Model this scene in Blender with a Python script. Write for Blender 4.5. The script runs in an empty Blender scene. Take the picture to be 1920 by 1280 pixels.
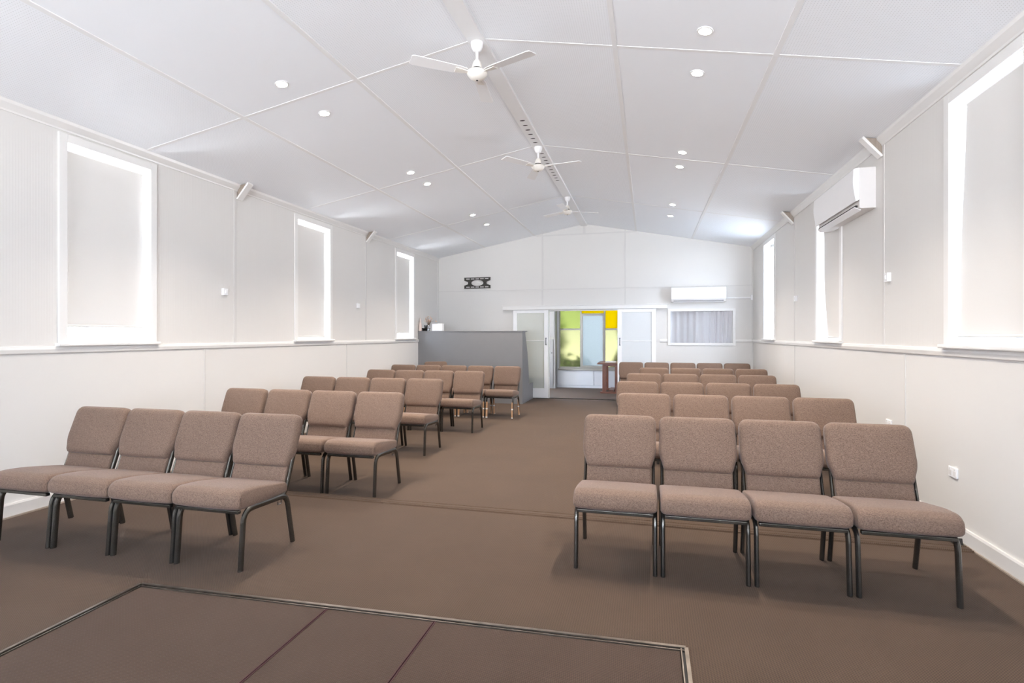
import bpy, math, random
from mathutils import Vector, Matrix
random.seed(4)
PI = math.pi
C = bpy.context.scene.collection
sc = bpy.context.scene

# ------------------------------------------------------------------ helpers
class MB:
    """collects verts and faces and links them as one mesh object"""
    def __init__(s):
        s.v, s.f = [], []
    def add(s, vs, fs):
        o = len(s.v)
        s.v += [tuple(p) for p in vs]
        s.f += [tuple(i + o for i in f) for f in fs]
        return s
    def box(s, x0, x1, y0, y1, z0, z1):
        vs = [(x, y, z) for z in (z0, z1) for y in (y0, y1) for x in (x0, x1)]
        return s.add(vs, [(0, 2, 3, 1), (4, 5, 7, 6), (0, 1, 5, 4), (2, 6, 7, 3), (0, 4, 6, 2), (1, 3, 7, 5)])
    def loops(s, rings, cap=True, closed=False):
        n = len(rings[0]); fs = []
        m = len(rings)
        for i in range(m if closed else m - 1):
            a, b = i * n, ((i + 1) % m) * n
            for k in range(n):
                j = (k + 1) % n
                fs.append((a + k, a + j, b + j, b + k))
        if cap and not closed:
            fs.append(tuple(reversed(range(n)))); fs.append(tuple(range((m - 1) * n, m * n)))
        return s.add([p for r in rings for p in r], fs)
    def prism(s, poly, axis, a, b):
        """poly of 2D points extruded along axis between a and b"""
        def P(p, t):
            return {'x': (t, p[0], p[1]), 'y': (p[0], t, p[1]), 'z': (p[0], p[1], t)}[axis]
        return s.loops([[P(p, a) for p in poly], [P(p, b) for p in poly]])
    def tube(s, path, r1, r2=None, side=(1, 0, 0), n=10, closed=False):
        """elliptical tube: r1 along side, r2 across it"""
        r2 = r2 or r1; side0 = Vector(side); pts = [Vector(p) for p in path]; rings = []
        for i, p in enumerate(pts):
            if closed:
                t = pts[(i + 1) % len(pts)] - pts[i - 1]
            else:
                t = pts[min(i + 1, len(pts) - 1)] - pts[max(i - 1, 0)]
            t.normalize()
            sd = side0 - t * side0.dot(t)
            if sd.length < 1e-4:
                sd = t.orthogonal()
            sd.normalize(); up = t.cross(sd)
            rings.append([p + sd * (r1 * math.cos(2 * PI * k / n)) + up * (r2 * math.sin(2 * PI * k / n)) for k in range(n)])
        return s.loops(rings, closed=closed)
    def lathe(s, prof, c=(0, 0, 0), n=24):
        rings = [[(c[0] + r * math.cos(2 * PI * k / n), c[1] + r * math.sin(2 * PI * k / n), c[2] + z) for k in range(n)] for r, z in prof]
        return s.loops(rings)
    def xf(s, M):
        s.v = [tuple(M @ Vector(p)) for p in s.v]; return s
    def build(s, name, mat=None, parent=None, smooth=False, bevel=0.0, seg=2, loc=None):
        me = bpy.data.meshes.new(name)
        me.from_pydata(s.v, [], s.f); me.update()
        import bmesh
        bm = bmesh.new(); bm.from_mesh(me)
        bmesh.ops.recalc_face_normals(bm, faces=bm.faces)
        bm.to_mesh(me); bm.free()
        if mat: me.materials.append(mat)
        if smooth:
            me.polygons.foreach_set('use_smooth', [True] * len(me.polygons))
            me.set_sharp_from_angle(angle=math.radians(smooth if smooth is not True else 45))
        o = bpy.data.objects.new(name, me); C.objects.link(o)
        if parent: o.parent = parent
        if loc: o.location = loc
        if bevel:
            b = o.modifiers.new('bevel', 'BEVEL'); b.width = bevel; b.segments = seg; b.limit_method = 'ANGLE'
            b.harden_normals = False
        return o

def tag(o, label=None, cat=None, group=None, kind=None):
    if label: o['label'] = label
    if cat: o['category'] = cat
    if group: o['group'] = group
    if kind: o['kind'] = kind
    return o
def empty(name, loc=(0, 0, 0), rz=0.0):
    o = bpy.data.objects.new(name, None); C.objects.link(o)
    o.location = loc; o.rotation_euler = (0, 0, rz); o.empty_display_size = 0.1
    return o
def thing(name, label, cat, loc=(0, 0, 0), rz=0.0, group=None):
    return tag(empty(name, loc, rz), label, cat, group)
def struct(o):
    o['kind'] = 'structure'; return o
def copy_tree(o, parent=None):
    c = o.copy(); C.objects.link(c)
    if parent: c.parent = parent
    for ch in list(o.children):
        copy_tree(ch, c)
    return c
def offset_poly(poly, d):
    """inset a ccw polygon by d"""
    n = len(poly); out = []
    for i in range(n):
        a = Vector(poly[i - 1]); b = Vector(poly[i]); c = Vector(poly[(i + 1) % n])
        e1 = (b - a).normalized(); e2 = (c - b).normalized()
        n1 = Vector((-e1.y, e1.x)); n2 = Vector((-e2.y, e2.x))
        m = n1 + n2
        if m.length < 1e-6: m = n1
        m.normalize()
        k = max(0.5, m.dot(n1))
        out.append(tuple(b + m * (d / k)))
    return out
def inset_box(poly, d):
    """shrink an outline by d on every side, about the centre of its bounds"""
    xs = [p[0] for p in poly]; ys = [p[1] for p in poly]
    cx, cy = (min(xs) + max(xs)) / 2, (min(ys) + max(ys)) / 2
    hx, hy_ = (max(xs) - min(xs)) / 2, (max(ys) - min(ys)) / 2
    return [(cx + (x - cx) * (hx - d) / hx, cy + (y - cy) * (hy_ - d) / hy_) for x, y in poly]
def round_poly(pts, seg=5):
    """pts: (x, y, radius) ccw -> rounded outline"""
    n = len(pts); out = []
    for i in range(n):
        x, y, r = pts[i]
        b = Vector((x, y)); a = Vector(pts[i - 1][:2]); c = Vector(pts[(i + 1) % n][:2])
        if r <= 0:
            out.append((x, y)); continue
        u = (a - b).normalized(); w = (c - b).normalized()
        p, q = b + u * r, b + w * r
        for k in range(seg + 1):
            t = k / seg
            out.append(tuple(p * (1 - t) ** 2 + b * 2 * t * (1 - t) + q * t * t))
    return out
def bez(pts, n=6):
    """poly path with quadratic rounding; pts: (y, z, r)"""
    out = []
    for i, (y, z, r) in enumerate(pts):
        b = Vector((y, z))
        if r <= 0 or i in (0, len(pts) - 1):
            out.append((y, z)); continue
        a = Vector(pts[i - 1][:2]); c = Vector(pts[i + 1][:2])
        p = b + (a - b).normalized() * r; q = b + (c - b).normalized() * r
        for k in range(n + 1):
            t = k / n
            out.append(tuple(p * (1 - t) ** 2 + b * 2 * t * (1 - t) + q * t * t))
    return out

# ------------------------------------------------------------------ materials
def srgb(r, g, b):
    f = lambda c: (c / 255 / 12.92) if c <= 10 else ((c / 255 + 0.055) / 1.055) ** 2.4
    return (f(r), f(g), f(b), 1)
def new_mat(name):
    m = bpy.data.materials.new(name); m.use_nodes = True
    nt = m.node_tree; b = nt.nodes['Principled BSDF']
    return m, nt, b
def N(nt, t, **kw):
    n = nt.nodes.new(t)
    for k, v in kw.items():
        if k in n.inputs.keys(): n.inputs[k].default_value = v
        else: setattr(n, k, v)
    return n
def plain(name, col, rough=0.5, metal=0.0, var=0.04, scale=6.0, bump=0.0, bscale=200.0, spec=0.5):
    """painted or moulded surface with slight procedural variation"""
    m, nt, b = new_mat(name)
    tc = N(nt, 'ShaderNodeTexCoord'); no = N(nt, 'ShaderNodeTexNoise', Scale=scale, Detail=3.0)
    nt.links.new(tc.outputs['Object'], no.inputs['Vector'])
    mx = N(nt, 'ShaderNodeMix', data_type='RGBA')
    mx.inputs[6].default_value = tuple(c * (1 - var) for c in col[:3]) + (1,)
    mx.inputs[7].default_value = tuple(min(1, c * (1 + var)) for c in col[:3]) + (1,)
    nt.links.new(no.outputs['Fac'], mx.inputs[0]); nt.links.new(mx.outputs[2], b.inputs['Base Color'])
    b.inputs['Roughness'].default_value = rough; b.inputs['Metallic'].default_value = metal
    b.inputs['Specular IOR Level'].default_value = spec
    if bump:
        n2 = N(nt, 'ShaderNodeTexNoise', Scale=bscale, Detail=2.0)
        nt.links.new(tc.outputs['Object'], n2.inputs['Vector'])
        bp = N(nt, 'ShaderNodeBump', Strength=bump, Distance=0.002)
        nt.links.new(n2.outputs['Fac'], bp.inputs['Height']); nt.links.new(bp.outputs['Normal'], b.inputs['Normal'])
    return m

def math_node(nt, op, a, bv=None):
    n = N(nt, 'ShaderNodeMath', operation=op)
    for i, x in enumerate((a, bv)):
        if x is None: continue
        if isinstance(x, (int, float)): n.inputs[i].default_value = x
        else: nt.links.new(x, n.inputs[i])
    return n.outputs[0]

def ribbed_wall(name, col, axis):
    """painted sheet with fine vertical ribbing above the chair rail"""
    m, nt, b = new_mat(name)
    tc = N(nt, 'ShaderNodeTexCoord'); sp = N(nt, 'ShaderNodeSeparateXYZ')
    nt.links.new(tc.outputs['Object'], sp.inputs[0])
    s = math_node(nt, 'SINE', math_node(nt, 'MULTIPLY', sp.outputs[axis], 2 * PI / 0.022))
    hi = math_node(nt, 'GREATER_THAN', sp.outputs[2], 1.37)
    h = math_node(nt, 'MULTIPLY', s, hi)
    bp = N(nt, 'ShaderNodeBump', Strength=0.10, Distance=0.002)
    nt.links.new(h, bp.inputs['Height']); nt.links.new(bp.outputs['Normal'], b.inputs['Normal'])
    no = N(nt, 'ShaderNodeTexNoise', Scale=0.9, Detail=4.0); nt.links.new(tc.outputs['Object'], no.inputs['Vector'])
    mx = N(nt, 'ShaderNodeMix', data_type='RGBA')
    mx.inputs[6].default_value = tuple(c * 0.98 for c in col[:3]) + (1,); mx.inputs[7].default_value = col
    nt.links.new(no.outputs['Fac'], mx.inputs[0]); nt.links.new(mx.outputs[2], b.inputs['Base Color'])
    b.inputs['Roughness'].default_value = 0.55
    return m

def ceiling_mat():
    """white sheet; the outer and the ridge bands are perforated acoustic board"""
    m, nt, b = new_mat('ceiling_board')
    tc = N(nt, 'ShaderNodeTexCoord'); sp = N(nt, 'ShaderNodeSeparateXYZ')
    nt.links.new(tc.outputs['Object'], sp.inputs[0])
    p = 0.019
    def cell(o):
        f = math_node(nt, 'FRACT', math_node(nt, 'DIVIDE', o, p))
        return math_node(nt, 'POWER', math_node(nt, 'SUBTRACT', f, 0.5), 2.0)
    d = math_node(nt, 'ADD', cell(sp.outputs[0]), cell(sp.outputs[1]))
    hole = math_node(nt, 'LESS_THAN', d, 0.022)
    x = sp.outputs[0]
    def band(a, c):
        return math_node(nt, 'MULTIPLY', math_node(nt, 'GREATER_THAN', x, a), math_node(nt, 'LESS_THAN', x, c))
    smooth = math_node(nt, 'ADD', band(-3.86, -2.62), band(-0.27, 0.95))
    perf = math_node(nt, 'MULTIPLY', hole, math_node(nt, 'SUBTRACT', 1.0, smooth))
    mx = N(nt, 'ShaderNodeMix', data_type='RGBA')
    mx.inputs[6].default_value = (0.885, 0.90, 0.93, 1); mx.inputs[7].default_value = (0.66, 0.665, 0.68, 1)
    nt.links.new(perf, mx.inputs[0]); nt.links.new(mx.outputs[2], b.inputs['Base Color'])
    b.inputs['Roughness'].default_value = 0.6
    return m

def carpet(name, c1, c2, rot=0.0):
    """low woven carpet: a fine twill of loops over soft mottling"""
    m, nt, b = new_mat(name)
    tc = N(nt, 'ShaderNodeTexCoord'); mp = N(nt, 'ShaderNodeMapping')
    mp.inputs['Rotation'].default_value = (0, 0, rot)
    nt.links.new(tc.outputs['Object'], mp.inputs['Vector'])
    sp = N(nt, 'ShaderNodeSeparateXYZ'); nt.links.new(mp.outputs[0], sp.inputs[0])
    u = math_node(nt, 'SINE', math_node(nt, 'MULTIPLY', sp.outputs[0], 2 * PI / 0.0125))
    v = math_node(nt, 'SINE', math_node(nt, 'MULTIPLY', sp.outputs[1], 2 * PI / 0.0125))
    w = math_node(nt, 'ADD', math_node(nt, 'MULTIPLY', math_node(nt, 'MULTIPLY', u, v), 0.35), math_node(nt, 'MULTIPLY', u, 0.15))
    fine = N(nt, 'ShaderNodeTexNoise', Scale=260.0, Detail=2.0); nt.links.new(tc.outputs['Object'], fine.inputs['Vector'])
    big = N(nt, 'ShaderNodeTexNoise', Scale=1.3, Detail=5.0, Roughness=0.6); nt.links.new(tc.outputs['Object'], big.inputs['Vector'])
    f = math_node(nt, 'ADD', math_node(nt, 'ADD', math_node(nt, 'MULTIPLY', w, 0.9), 0.12),
                  math_node(nt, 'ADD', math_node(nt, 'MULTIPLY', fine.outputs['Fac'], 0.45), math_node(nt, 'MULTIPLY', big.outputs['Fac'], 0.35)))
    cr = N(nt, 'ShaderNodeMix', data_type='RGBA', clamp_factor=True)
    cr.inputs[6].default_value = c1; cr.inputs[7].default_value = c2
    nt.links.new(f, cr.inputs[0]); nt.links.new(cr.outputs[2], b.inputs['Base Color'])
    b.inputs['Roughness'].default_value = 0.9; b.inputs['Specular IOR Level'].default_value = 0.25
    b.inputs['Sheen Weight'].default_value = 0.05; b.inputs['Sheen Roughness'].default_value = 0.4
    b.inputs['Sheen Tint'].default_value = (0.85, 0.92, 1.0, 1)
    bp = N(nt, 'ShaderNodeBump', Strength=0.45, Distance=0.003)
    nt.links.new(f, bp.inputs['Height']); nt.links.new(bp.outputs['Normal'], b.inputs['Normal'])
    return m

def fabric(name, c1, c2):
    """speckled upholstery weave"""
    m, nt, b = new_mat(name)
    tc = N(nt, 'ShaderNodeTexCoord')
    a1 = N(nt, 'ShaderNodeMapping'); a1.inputs['Scale'].default_value = (1, 1, 0.25)
    a2 = N(nt, 'ShaderNodeMapping'); a2.inputs['Scale'].default_value = (0.25, 1, 1)
    n1 = N(nt, 'ShaderNodeTexNoise', Scale=400.0, Detail=2.0); n2 = N(nt, 'ShaderNodeTexNoise', Scale=400.0, Detail=2.0)
    for a, n in ((a1, n1), (a2, n2)):
        nt.links.new(tc.outputs['Object'], a.inputs['Vector']); nt.links.new(a.outputs[0], n.inputs['Vector'])
    f = math_node(nt, 'ADD', n1.outputs['Fac'], n2.outputs['Fac'])
    mr = N(nt, 'ShaderNodeMapRange'); mr.inputs[1].default_value = 0.72; mr.inputs[2].default_value = 1.28
    nt.links.new(f, mr.inputs[0])
    mx = N(nt, 'ShaderNodeMix', data_type='RGBA'); mx.inputs[6].default_value = c1; mx.inputs[7].default_value = c2
    nt.links.new(mr.outputs[0], mx.inputs[0]); nt.links.new(mx.outputs[2], b.inputs['Base Color'])
    b.inputs['Roughness'].default_value = 0.85; b.inputs['Specular IOR Level'].default_value = 0.3
    b.inputs['Sheen Weight'].default_value = 0.12; b.inputs['Sheen Roughness'].default_value = 0.45
    b.inputs['Sheen Tint'].default_value = (0.95, 0.95, 1, 1)
    bp = N(nt, 'ShaderNodeBump', Strength=0.25, Distance=0.002)
    nt.links.new(f, bp.inputs['Height']); nt.links.new(bp.outputs['Normal'], b.inputs['Normal'])
    return m

def wood(name, c1, c2):
    m, nt, b = new_mat(name)
    tc = N(nt, 'ShaderNodeTexCoord'); mp = N(nt, 'ShaderNodeMapping'); mp.inputs['Scale'].default_value = (9, 9, 1.2)
    no = N(nt, 'ShaderNodeTexNoise', Scale=4.0, Detail=5.0, Distortion=1.2)
    nt.links.new(tc.outputs['Object'], mp.inputs['Vector']); nt.links.new(mp.outputs[0], no.inputs['Vector'])
    mx = N(nt, 'ShaderNodeMix', data_type='RGBA'); mx.inputs[6].default_value = c1; mx.inputs[7].default_value = c2
    nt.links.new(no.outputs['Fac'], mx.inputs[0]); nt.links.new(mx.outputs[2], b.inputs['Base Color'])
    b.inputs['Roughness'].default_value = 0.35
    return m

def glass(name, tint, refl=0.06, bump=0.0, bscale=60.0, haze=0.0, hazecol=(0.8, 0.85, 0.85, 1), emis=None):
    """pane: clear or milky, lets light through"""
    m, nt, b = new_mat(name); nt.nodes.remove(b)
    out = nt.nodes['Material Output']
    tr = N(nt, 'ShaderNodeBsdfTransparent', Color=tint); gl = N(nt, 'ShaderNodeBsdfGlossy', Roughness=0.08)
    if bump:
        tc = N(nt, 'ShaderNodeTexCoord'); vo = N(nt, 'ShaderNodeTexNoise', Scale=bscale, Detail=1.0)
        nt.links.new(tc.outputs['Object'], vo.inputs['Vector'])
        bp = N(nt, 'ShaderNodeBump', Strength=bump, Distance=0.006); nt.links.new(vo.outputs['Fac'], bp.inputs['Height'])
        nt.links.new(bp.outputs['Normal'], gl.inputs['Normal'])
    cur = tr.outputs[0]
    if haze:
        di = N(nt, 'ShaderNodeBsdfDiffuse', Color=hazecol); tl = N(nt, 'ShaderNodeBsdfTranslucent', Color=hazecol)
        h2 = N(nt, 'ShaderNodeMixShader'); h2.inputs[0].default_value = 0.15
        nt.links.new(di.outputs[0], h2.inputs[1]); nt.links.new(tl.outputs[0], h2.inputs[2])
        h = N(nt, 'ShaderNodeMixShader'); h.inputs[0].default_value = haze
        nt.links.new(cur, h.inputs[1]); nt.links.new(h2.outputs[0], h.inputs[2]); cur = h.outputs[0]
    mx = N(nt, 'ShaderNodeMixShader'); mx.inputs[0].default_value = refl
    nt.links.new(cur, mx.inputs[1]); nt.links.new(gl.outputs[0], mx.inputs[2])
    nt.links.new(mx.outputs[0], out.inputs['Surface'])
    return m

def obscure_glass(name, col, trans=0.5):
    """coloured cathedral glass: pebbled refraction plus a translucent body"""
    m, nt, b = new_mat(name); nt.nodes.remove(b)
    out = nt.nodes['Material Output']
    tc = N(nt, 'ShaderNodeTexCoord'); no = N(nt, 'ShaderNodeTexNoise', Scale=55.0, Detail=2.0)
    nt.links.new(tc.outputs['Object'], no.inputs['Vector'])
    bp = N(nt, 'ShaderNodeBump', Strength=0.6, Distance=0.01); nt.links.new(no.outputs['Fac'], bp.inputs['Height'])
    rf = N(nt, 'ShaderNodeBsdfRefraction', Color=col, Roughness=0.22, IOR=1.25)
    nt.links.new(bp.outputs['Normal'], rf.inputs['Normal'])
    tl = N(nt, 'ShaderNodeBsdfTranslucent', Color=col)
    mx = N(nt, 'ShaderNodeMixShader'); mx.inputs[0].default_value = 1 - trans
    nt.links.new(rf.outputs[0], mx.inputs[1]); nt.links.new(tl.outputs[0], mx.inputs[2])
    nt.links.new(mx.outputs[0], out.inputs['Surface'])
    return m

def cloth(name, col, trans):
    """woven blind or curtain that lets part of the daylight through"""
    m, nt, b = new_mat(name); nt.nodes.remove(b)
    out = nt.nodes['Material Output']
    tc = N(nt, 'ShaderNodeTexCoord'); no = N(nt, 'ShaderNodeTexNoise', Scale=350.0, Detail=2.0)
    nt.links.new(tc.outputs['Object'], no.inputs['Vector'])
    mc = N(nt, 'ShaderNodeMix', data_type='RGBA'); mc.inputs[6].default_value = tuple(c * 0.94 for c in col[:3]) + (1,); mc.inputs[7].default_value = col
    nt.links.new(no.outputs['Fac'], mc.inputs[0])
    di = N(nt, 'ShaderNodeBsdfDiffuse'); tl = N(nt, 'ShaderNodeBsdfTranslucent')
    nt.links.new(mc.outputs[2], di.inputs['Color']); nt.links.new(mc.outputs[2], tl.inputs['Color'])
    mx = N(nt, 'ShaderNodeMixShader'); mx.inputs[0].default_value = trans
    nt.links.new(di.outputs[0], mx.inputs[1]); nt.links.new(tl.outputs[0], mx.inputs[2])
    nt.links.new(mx.outputs[0], out.inputs['Surface'])
    return m

def emitter(name, col, st):
    m, nt, b = new_mat(name)
    b.inputs['Base Color'].default_value = (1, 1, 1, 1)
    b.inputs['Emission Color'].default_value = col; b.inputs['Emission Strength'].default_value = st
    return m

WALLC = (0.70, 0.675, 0.645, 1)
M = dict(
    wall=ribbed_wall('wall_paint', WALLC, 1),
    wallx=plain('end_wall_paint', WALLC, 0.55, var=0.015, scale=1.0),
    strip=plain('joint_strip_paint', (0.64, 0.615, 0.59, 1), 0.5, var=0.01),
    cstrip=plain('ceiling_strip_paint', (0.84, 0.835, 0.835, 1), 0.6, var=0.01),
    trim=plain('gloss_trim_paint', (0.77, 0.75, 0.725, 1), 0.3, var=0.01),
    white=plain('white_enamel', (0.86, 0.85, 0.85, 1), 0.3, var=0.01),
    cream=plain('cream_enamel', (0.80, 0.76, 0.70, 1), 0.3, var=0.01),
    ceil=ceiling_mat(),
    carpet=carpet('brown_carpet', (0.031, 0.0190, 0.0115, 1), (0.106, 0.066, 0.042, 1), 0.0),
    carpet2=carpet('hatch_carpet', (0.030, 0.018, 0.012, 1), (0.086, 0.053, 0.036, 1), 0.7),
    fabric=fabric('taupe_upholstery', (0.090, 0.055, 0.039, 1), (0.240, 0.160, 0.119, 1)),
    steel=plain('bronze_grey_steel', (0.10, 0.093, 0.083, 1), 0.27, metal=0.85, var=0.1, scale=30),
    metal=plain('worn_metal_edge', (0.24, 0.205, 0.175, 1), 0.32, metal=0.9, var=0.5, scale=14),
    dark=plain('dark_gap', (0.02, 0.017, 0.015, 1), 0.7),
    black=plain('black_plastic', (0.018, 0.016, 0.014, 1), 0.4),
    bracket=plain('black_bracket_steel', (0.030, 0.025, 0.018, 1), 0.45),
    maroon=plain('maroon_binding', (0.05, 0.012, 0.014, 1), 0.8),
    grey=plain('grey_partition_board', (0.20, 0.195, 0.20, 1), 0.5, var=0.03, bump=0.05, bscale=300),
    cupboard=plain('grey_cupboard_paint', (0.27, 0.265, 0.265, 1), 0.5, var=0.03),
    lining=plain('pale_lining_board', (0.66, 0.68, 0.72, 1), 0.5, var=0.02),
    gframe=plain('grey_window_frame', (0.30, 0.29, 0.26, 1), 0.45, var=0.05),
    table=wood('red_brown_timber', (0.10, 0.028, 0.014, 1), (0.24, 0.085, 0.045, 1)),
    raw=wood('weathered_timber', (0.22, 0.17, 0.13, 1), (0.36, 0.30, 0.25, 1)),
    blind=cloth('blind_fabric', (0.75, 0.725, 0.695, 1), 0.018),
    curtain=cloth('curtain_fabric', (0.74, 0.71, 0.73, 1), 0.25),
    pane=glass('clear_pane', (0.97, 0.98, 0.98, 1)),
    doorglass=glass('door_glass', (0.84, 0.86, 0.80, 1), 0.07, 0.25, 40, 0.8, (0.78, 0.79, 0.73, 1)),
    pebble=glass('pebbled_door_glass', (0.92, 0.95, 0.95, 1), 0.12, 0.8, 90, 0.85, (0.86, 0.88, 0.89, 1)),
    yellow=obscure_glass('pale_yellow_glass', (0.20, 0.195, 0.132, 1), 0.88),
    lime=obscure_glass('lime_glass', (0.17, 0.18, 0.088, 1), 0.88),
    amber=obscure_glass('amber_glass', (0.23, 0.185, 0.003, 1), 0.6),
    frost=obscure_glass('frosted_white_glass', (0.185, 0.195, 0.195, 1), 0.4),
    lamp=emitter('downlight_lamp', (1.0, 0.93, 0.80, 1), 60.0),
    leaf=plain('shrub_leaves', (0.12, 0.22, 0.03, 1), 0.6, var=0.5, scale=12),
    bark=plain('tree_bark', (0.10, 0.075, 0.045, 1), 0.8, var=0.3, scale=14),
    ground=plain('outdoor_ground', (0.34, 0.36, 0.28, 1), 0.9, var=0.2),
    slabpale=plain('daylight_slab_pale', (0.62, 0.62, 0.60, 1), 0.9, var=0.08),
    card=plain('tan_cardboard', (0.52, 0.30, 0.17, 1), 0.8, var=0.12, scale=40),
    tape=plain('white_wrapping', (0.82, 0.80, 0.78, 1), 0.5, var=0.03),
    peach=plain('peach_glaze', (0.74, 0.60, 0.53, 1), 0.3),
    smoke=glass('smoky_glass', (0.35, 0.37, 0.39, 1), 0.12),
    clear=glass('clear_vase_glass', (0.88, 0.9, 0.92, 1), 0.15),
    petal=plain('dried_petals', (0.55, 0.36, 0.25, 1), 0.8, var=0.4, scale=60),
    stem=plain('dried_stems', (0.13, 0.085, 0.05, 1), 0.8, var=0.3, scale=40),
    chrome=plain('chrome_pull', (0.16, 0.16, 0.17, 1), 0.25, metal=0.8),
    paper=plain('white_paper', (0.82, 0.82, 0.80, 1), 0.7),
    acshade=plain('aircon_side_plastic', (0.74, 0.71, 0.69, 1), 0.4, var=0.01),
)

# ------------------------------------------------------------------ room dimensions
XL, XR = -5.10, 2.21          # side walls
YN, YF = -3.4, 12.6           # wall behind the camera, far wall
ZW, ZR, RX = 3.41, 4.09, -1.445   # wall plate, ridge height, ridge line
T = 0.16                      # wall thickness
YB = 15.36                    # back wall of the lobby beyond the doors
def ceil_z(x):
    return ZR - (ZR - ZW) * ((RX - x) / (RX - XL) if x < RX else (x - RX) / (XR - RX))

# floor: leaves the hatch opening free
HX0, HX1, HY0, HYL, HYR = -2.96, 0.175, 0.35, 2.60, 2.706
b = MB()
b.add([(XL - T, YN - T, 0), (XR + T, YN - T, 0), (XR + T, YB + T, 0), (XL - T, YB + T, 0),
       (HX0, HY0, 0), (HX1, HY0, 0), (HX1, HYR, 0), (HX0, HYL, 0)],
      [(0, 1, 5, 4), (1, 2, 6, 5), (2, 3, 7, 6), (3, 0, 4, 7)])
b.add([(HX0, HY0, 0), (HX1, HY0, 0), (HX1, HYR, 0), (HX0, HYL, 0), (HX0, HY0, -.06), (HX1, HY0, -.06), (HX1, HYR, -.06), (HX0, HYL, -.06)],
      [(0, 1, 5, 4), (1, 2, 6, 5), (2, 3, 7, 6), (3, 0, 4, 7), (4, 5, 6, 7)])
struct(b.build('floor', M['carpet']))

def wall_grid(fixed, axis, a0, a1, z0, z1, holes):
    """wall slab with rectangular openings: fixed=(lo,hi) thickness range, holes=(a_lo,a_hi,z_lo,z_hi)"""
    b = MB(); cuts = sorted({a0, a1, *[h[0] for h in holes], *[h[1] for h in holes]})
    for p, q in zip(cuts, cuts[1:]):
        hs = sorted([(h[2], h[3]) for h in holes if h[0] <= p + 1e-6 and h[1] >= q - 1e-6])
        z = z0
        for lo, hi in hs + [(z1, z1)]:
            if lo > z + 1e-6:
                if axis == 'y': b.box(fixed[0], fixed[1], p, q, z, lo)
                else: b.box(p, q, fixed[0], fixed[1], z, lo)
            z = hi
    return b
WZ0, WZ1 = 1.43, 3.24
LW = [(3.735, 4.573), (7.04, 7.875), (10.33, 11.14)]
RW = [(3.90, 4.728), (7.13, 8.00), (10.55, 11.40)]
ADDED_REAR = [(-3.9, -2.6), (-2.1, -0.8), (-0.3, 1.0)]  # openings added in the unseen rear wall for fill daylight
struct(wall_grid((XL - T, XL), 'y', YN - T, YB + T, -.02, ZW + .12, [(a, c, WZ0, WZ1) for a, c in LW] + [(13.0, 13.6, 0.0, 2.0)]).build('wall_left', M['wall']))  # last hole: unseen side opening added to light the lobby
struct(wall_grid((XR, XR + T), 'y', YN - T, YB + T, -.02, ZW + .12, [(a, c, WZ0, WZ1) for a, c in RW]).build('wall_right', M['wall']))
# far wall with the door opening and the curtained window
DO = (-2.30, -0.66, 0.0, 2.09)
CW = (0.488, 1.798, 1.325, 2.03)
b = wall_grid((YF, YF + .12), 'x', XL, XR, -.02, ZW, [DO, CW])
b.prism([(XL, ZW), (XR, ZW), (RX, ZR)], 'y', YF, YF + .12)
struct(b.build('wall_far', M['wallx']))
b = wall_grid((YN - T, YN), 'x', XL, XR, -.02, ZW, [(a, c, .8, 3.1) for a, c in ADDED_REAR])
b.prism([(XL, ZW), (XR, ZW), (RX, ZR)], 'y', YN - T, YN)
struct(b.build('wall_rear', M['wallx']))
# ceiling: two pitched slabs
b = MB()
for x0, x1 in ((XL - T, RX), (RX, XR + T)):
    za, zb = ceil_z(x0), ceil_z(x1)
    b.prism([(x0, za), (x1, zb), (x1, zb + .1), (x0, za + .1)], 'y', YN - T, YF + .12)
struct(b.build('ceiling', M['ceil']))
# lobby beyond the doors
VW = (-2.49, -0.50, 0.555, 2.24)
struct(wall_grid((YB, YB + .14), 'x', XL, XR, -.02, 2.75, [VW, (-4.9, -3.45, .5, 2.45), (0.9, 1.9, 1.0, 2.2)]).build('wall_back', M['lining']))  # the two outer holes are unseen, added for daylight
struct(MB().box(0.26, 0.34, YF + .12, YB, -.01, 2.75).build('wall_divider', M['lining']))
struct(MB().box(XL, XR, YF + .12, YB + .14, 2.7, 2.8).build('ceiling_lobby', M['white']))

# ------------------------------------------------------------------ trims
tn = [0]
def trim(b, m, smooth=False, bevel=0.0):
    tn[0] += 1
    return struct(b.build('trim_%d' % tn[0], m, smooth=smooth, bevel=bevel))
# chair rails
rail = [(0, 1.335), (.016, 1.345), (.022, 1.375), (.016, 1.40), (.006, 1.405), (0, 1.405)]
trim(MB().prism([(XL + p, z) for p, z in rail], 'y', YN, YF), M['trim'])
trim(MB().prism([(XR - p, z) for p, z in rail], 'y', YN, YF), M['trim'])
for x0, x1 in ((XL, -3.2), (0.26, 0.42), (1.845, XR)):
    trim(MB().prism([(YF - p, z) for p, z in rail], 'x', x0, x1), M['trim'])
# cornices
cor = [(0, 3.335), (.010, 3.335), (.014, 3.35), (.05, 3.395), (.058, 3.425), (0, 3.425)]
trim(MB().prism([(XL + p, z) for p, z in cor], 'y', YN, YF), M['trim'])
trim(MB().prism([(XR - p, z) for p, z in cor], 'y', YN, YF), M['trim'])
# baseboards
struct(MB().prism([(XL, 0), (XL + .018, 0), (XL + .018, .10), (XL + .012, .115), (XL, .115)], 'y', YN, YF).build('baseboard_left', M['strip']))
struct(MB().prism([(XR, 0), (XR - .018, 0), (XR - .018, .10), (XR - .012, .115), (XR, .115)], 'y', YN, YF).build('baseboard_right', M['strip']))
struct(MB().box(-0.5, XR - .02, YF - .018, YF, 0, .11).box(XL + .02, -2.6, YF - .018, YF, 0, .11).build('baseboard_far', M['trim']))
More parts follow.
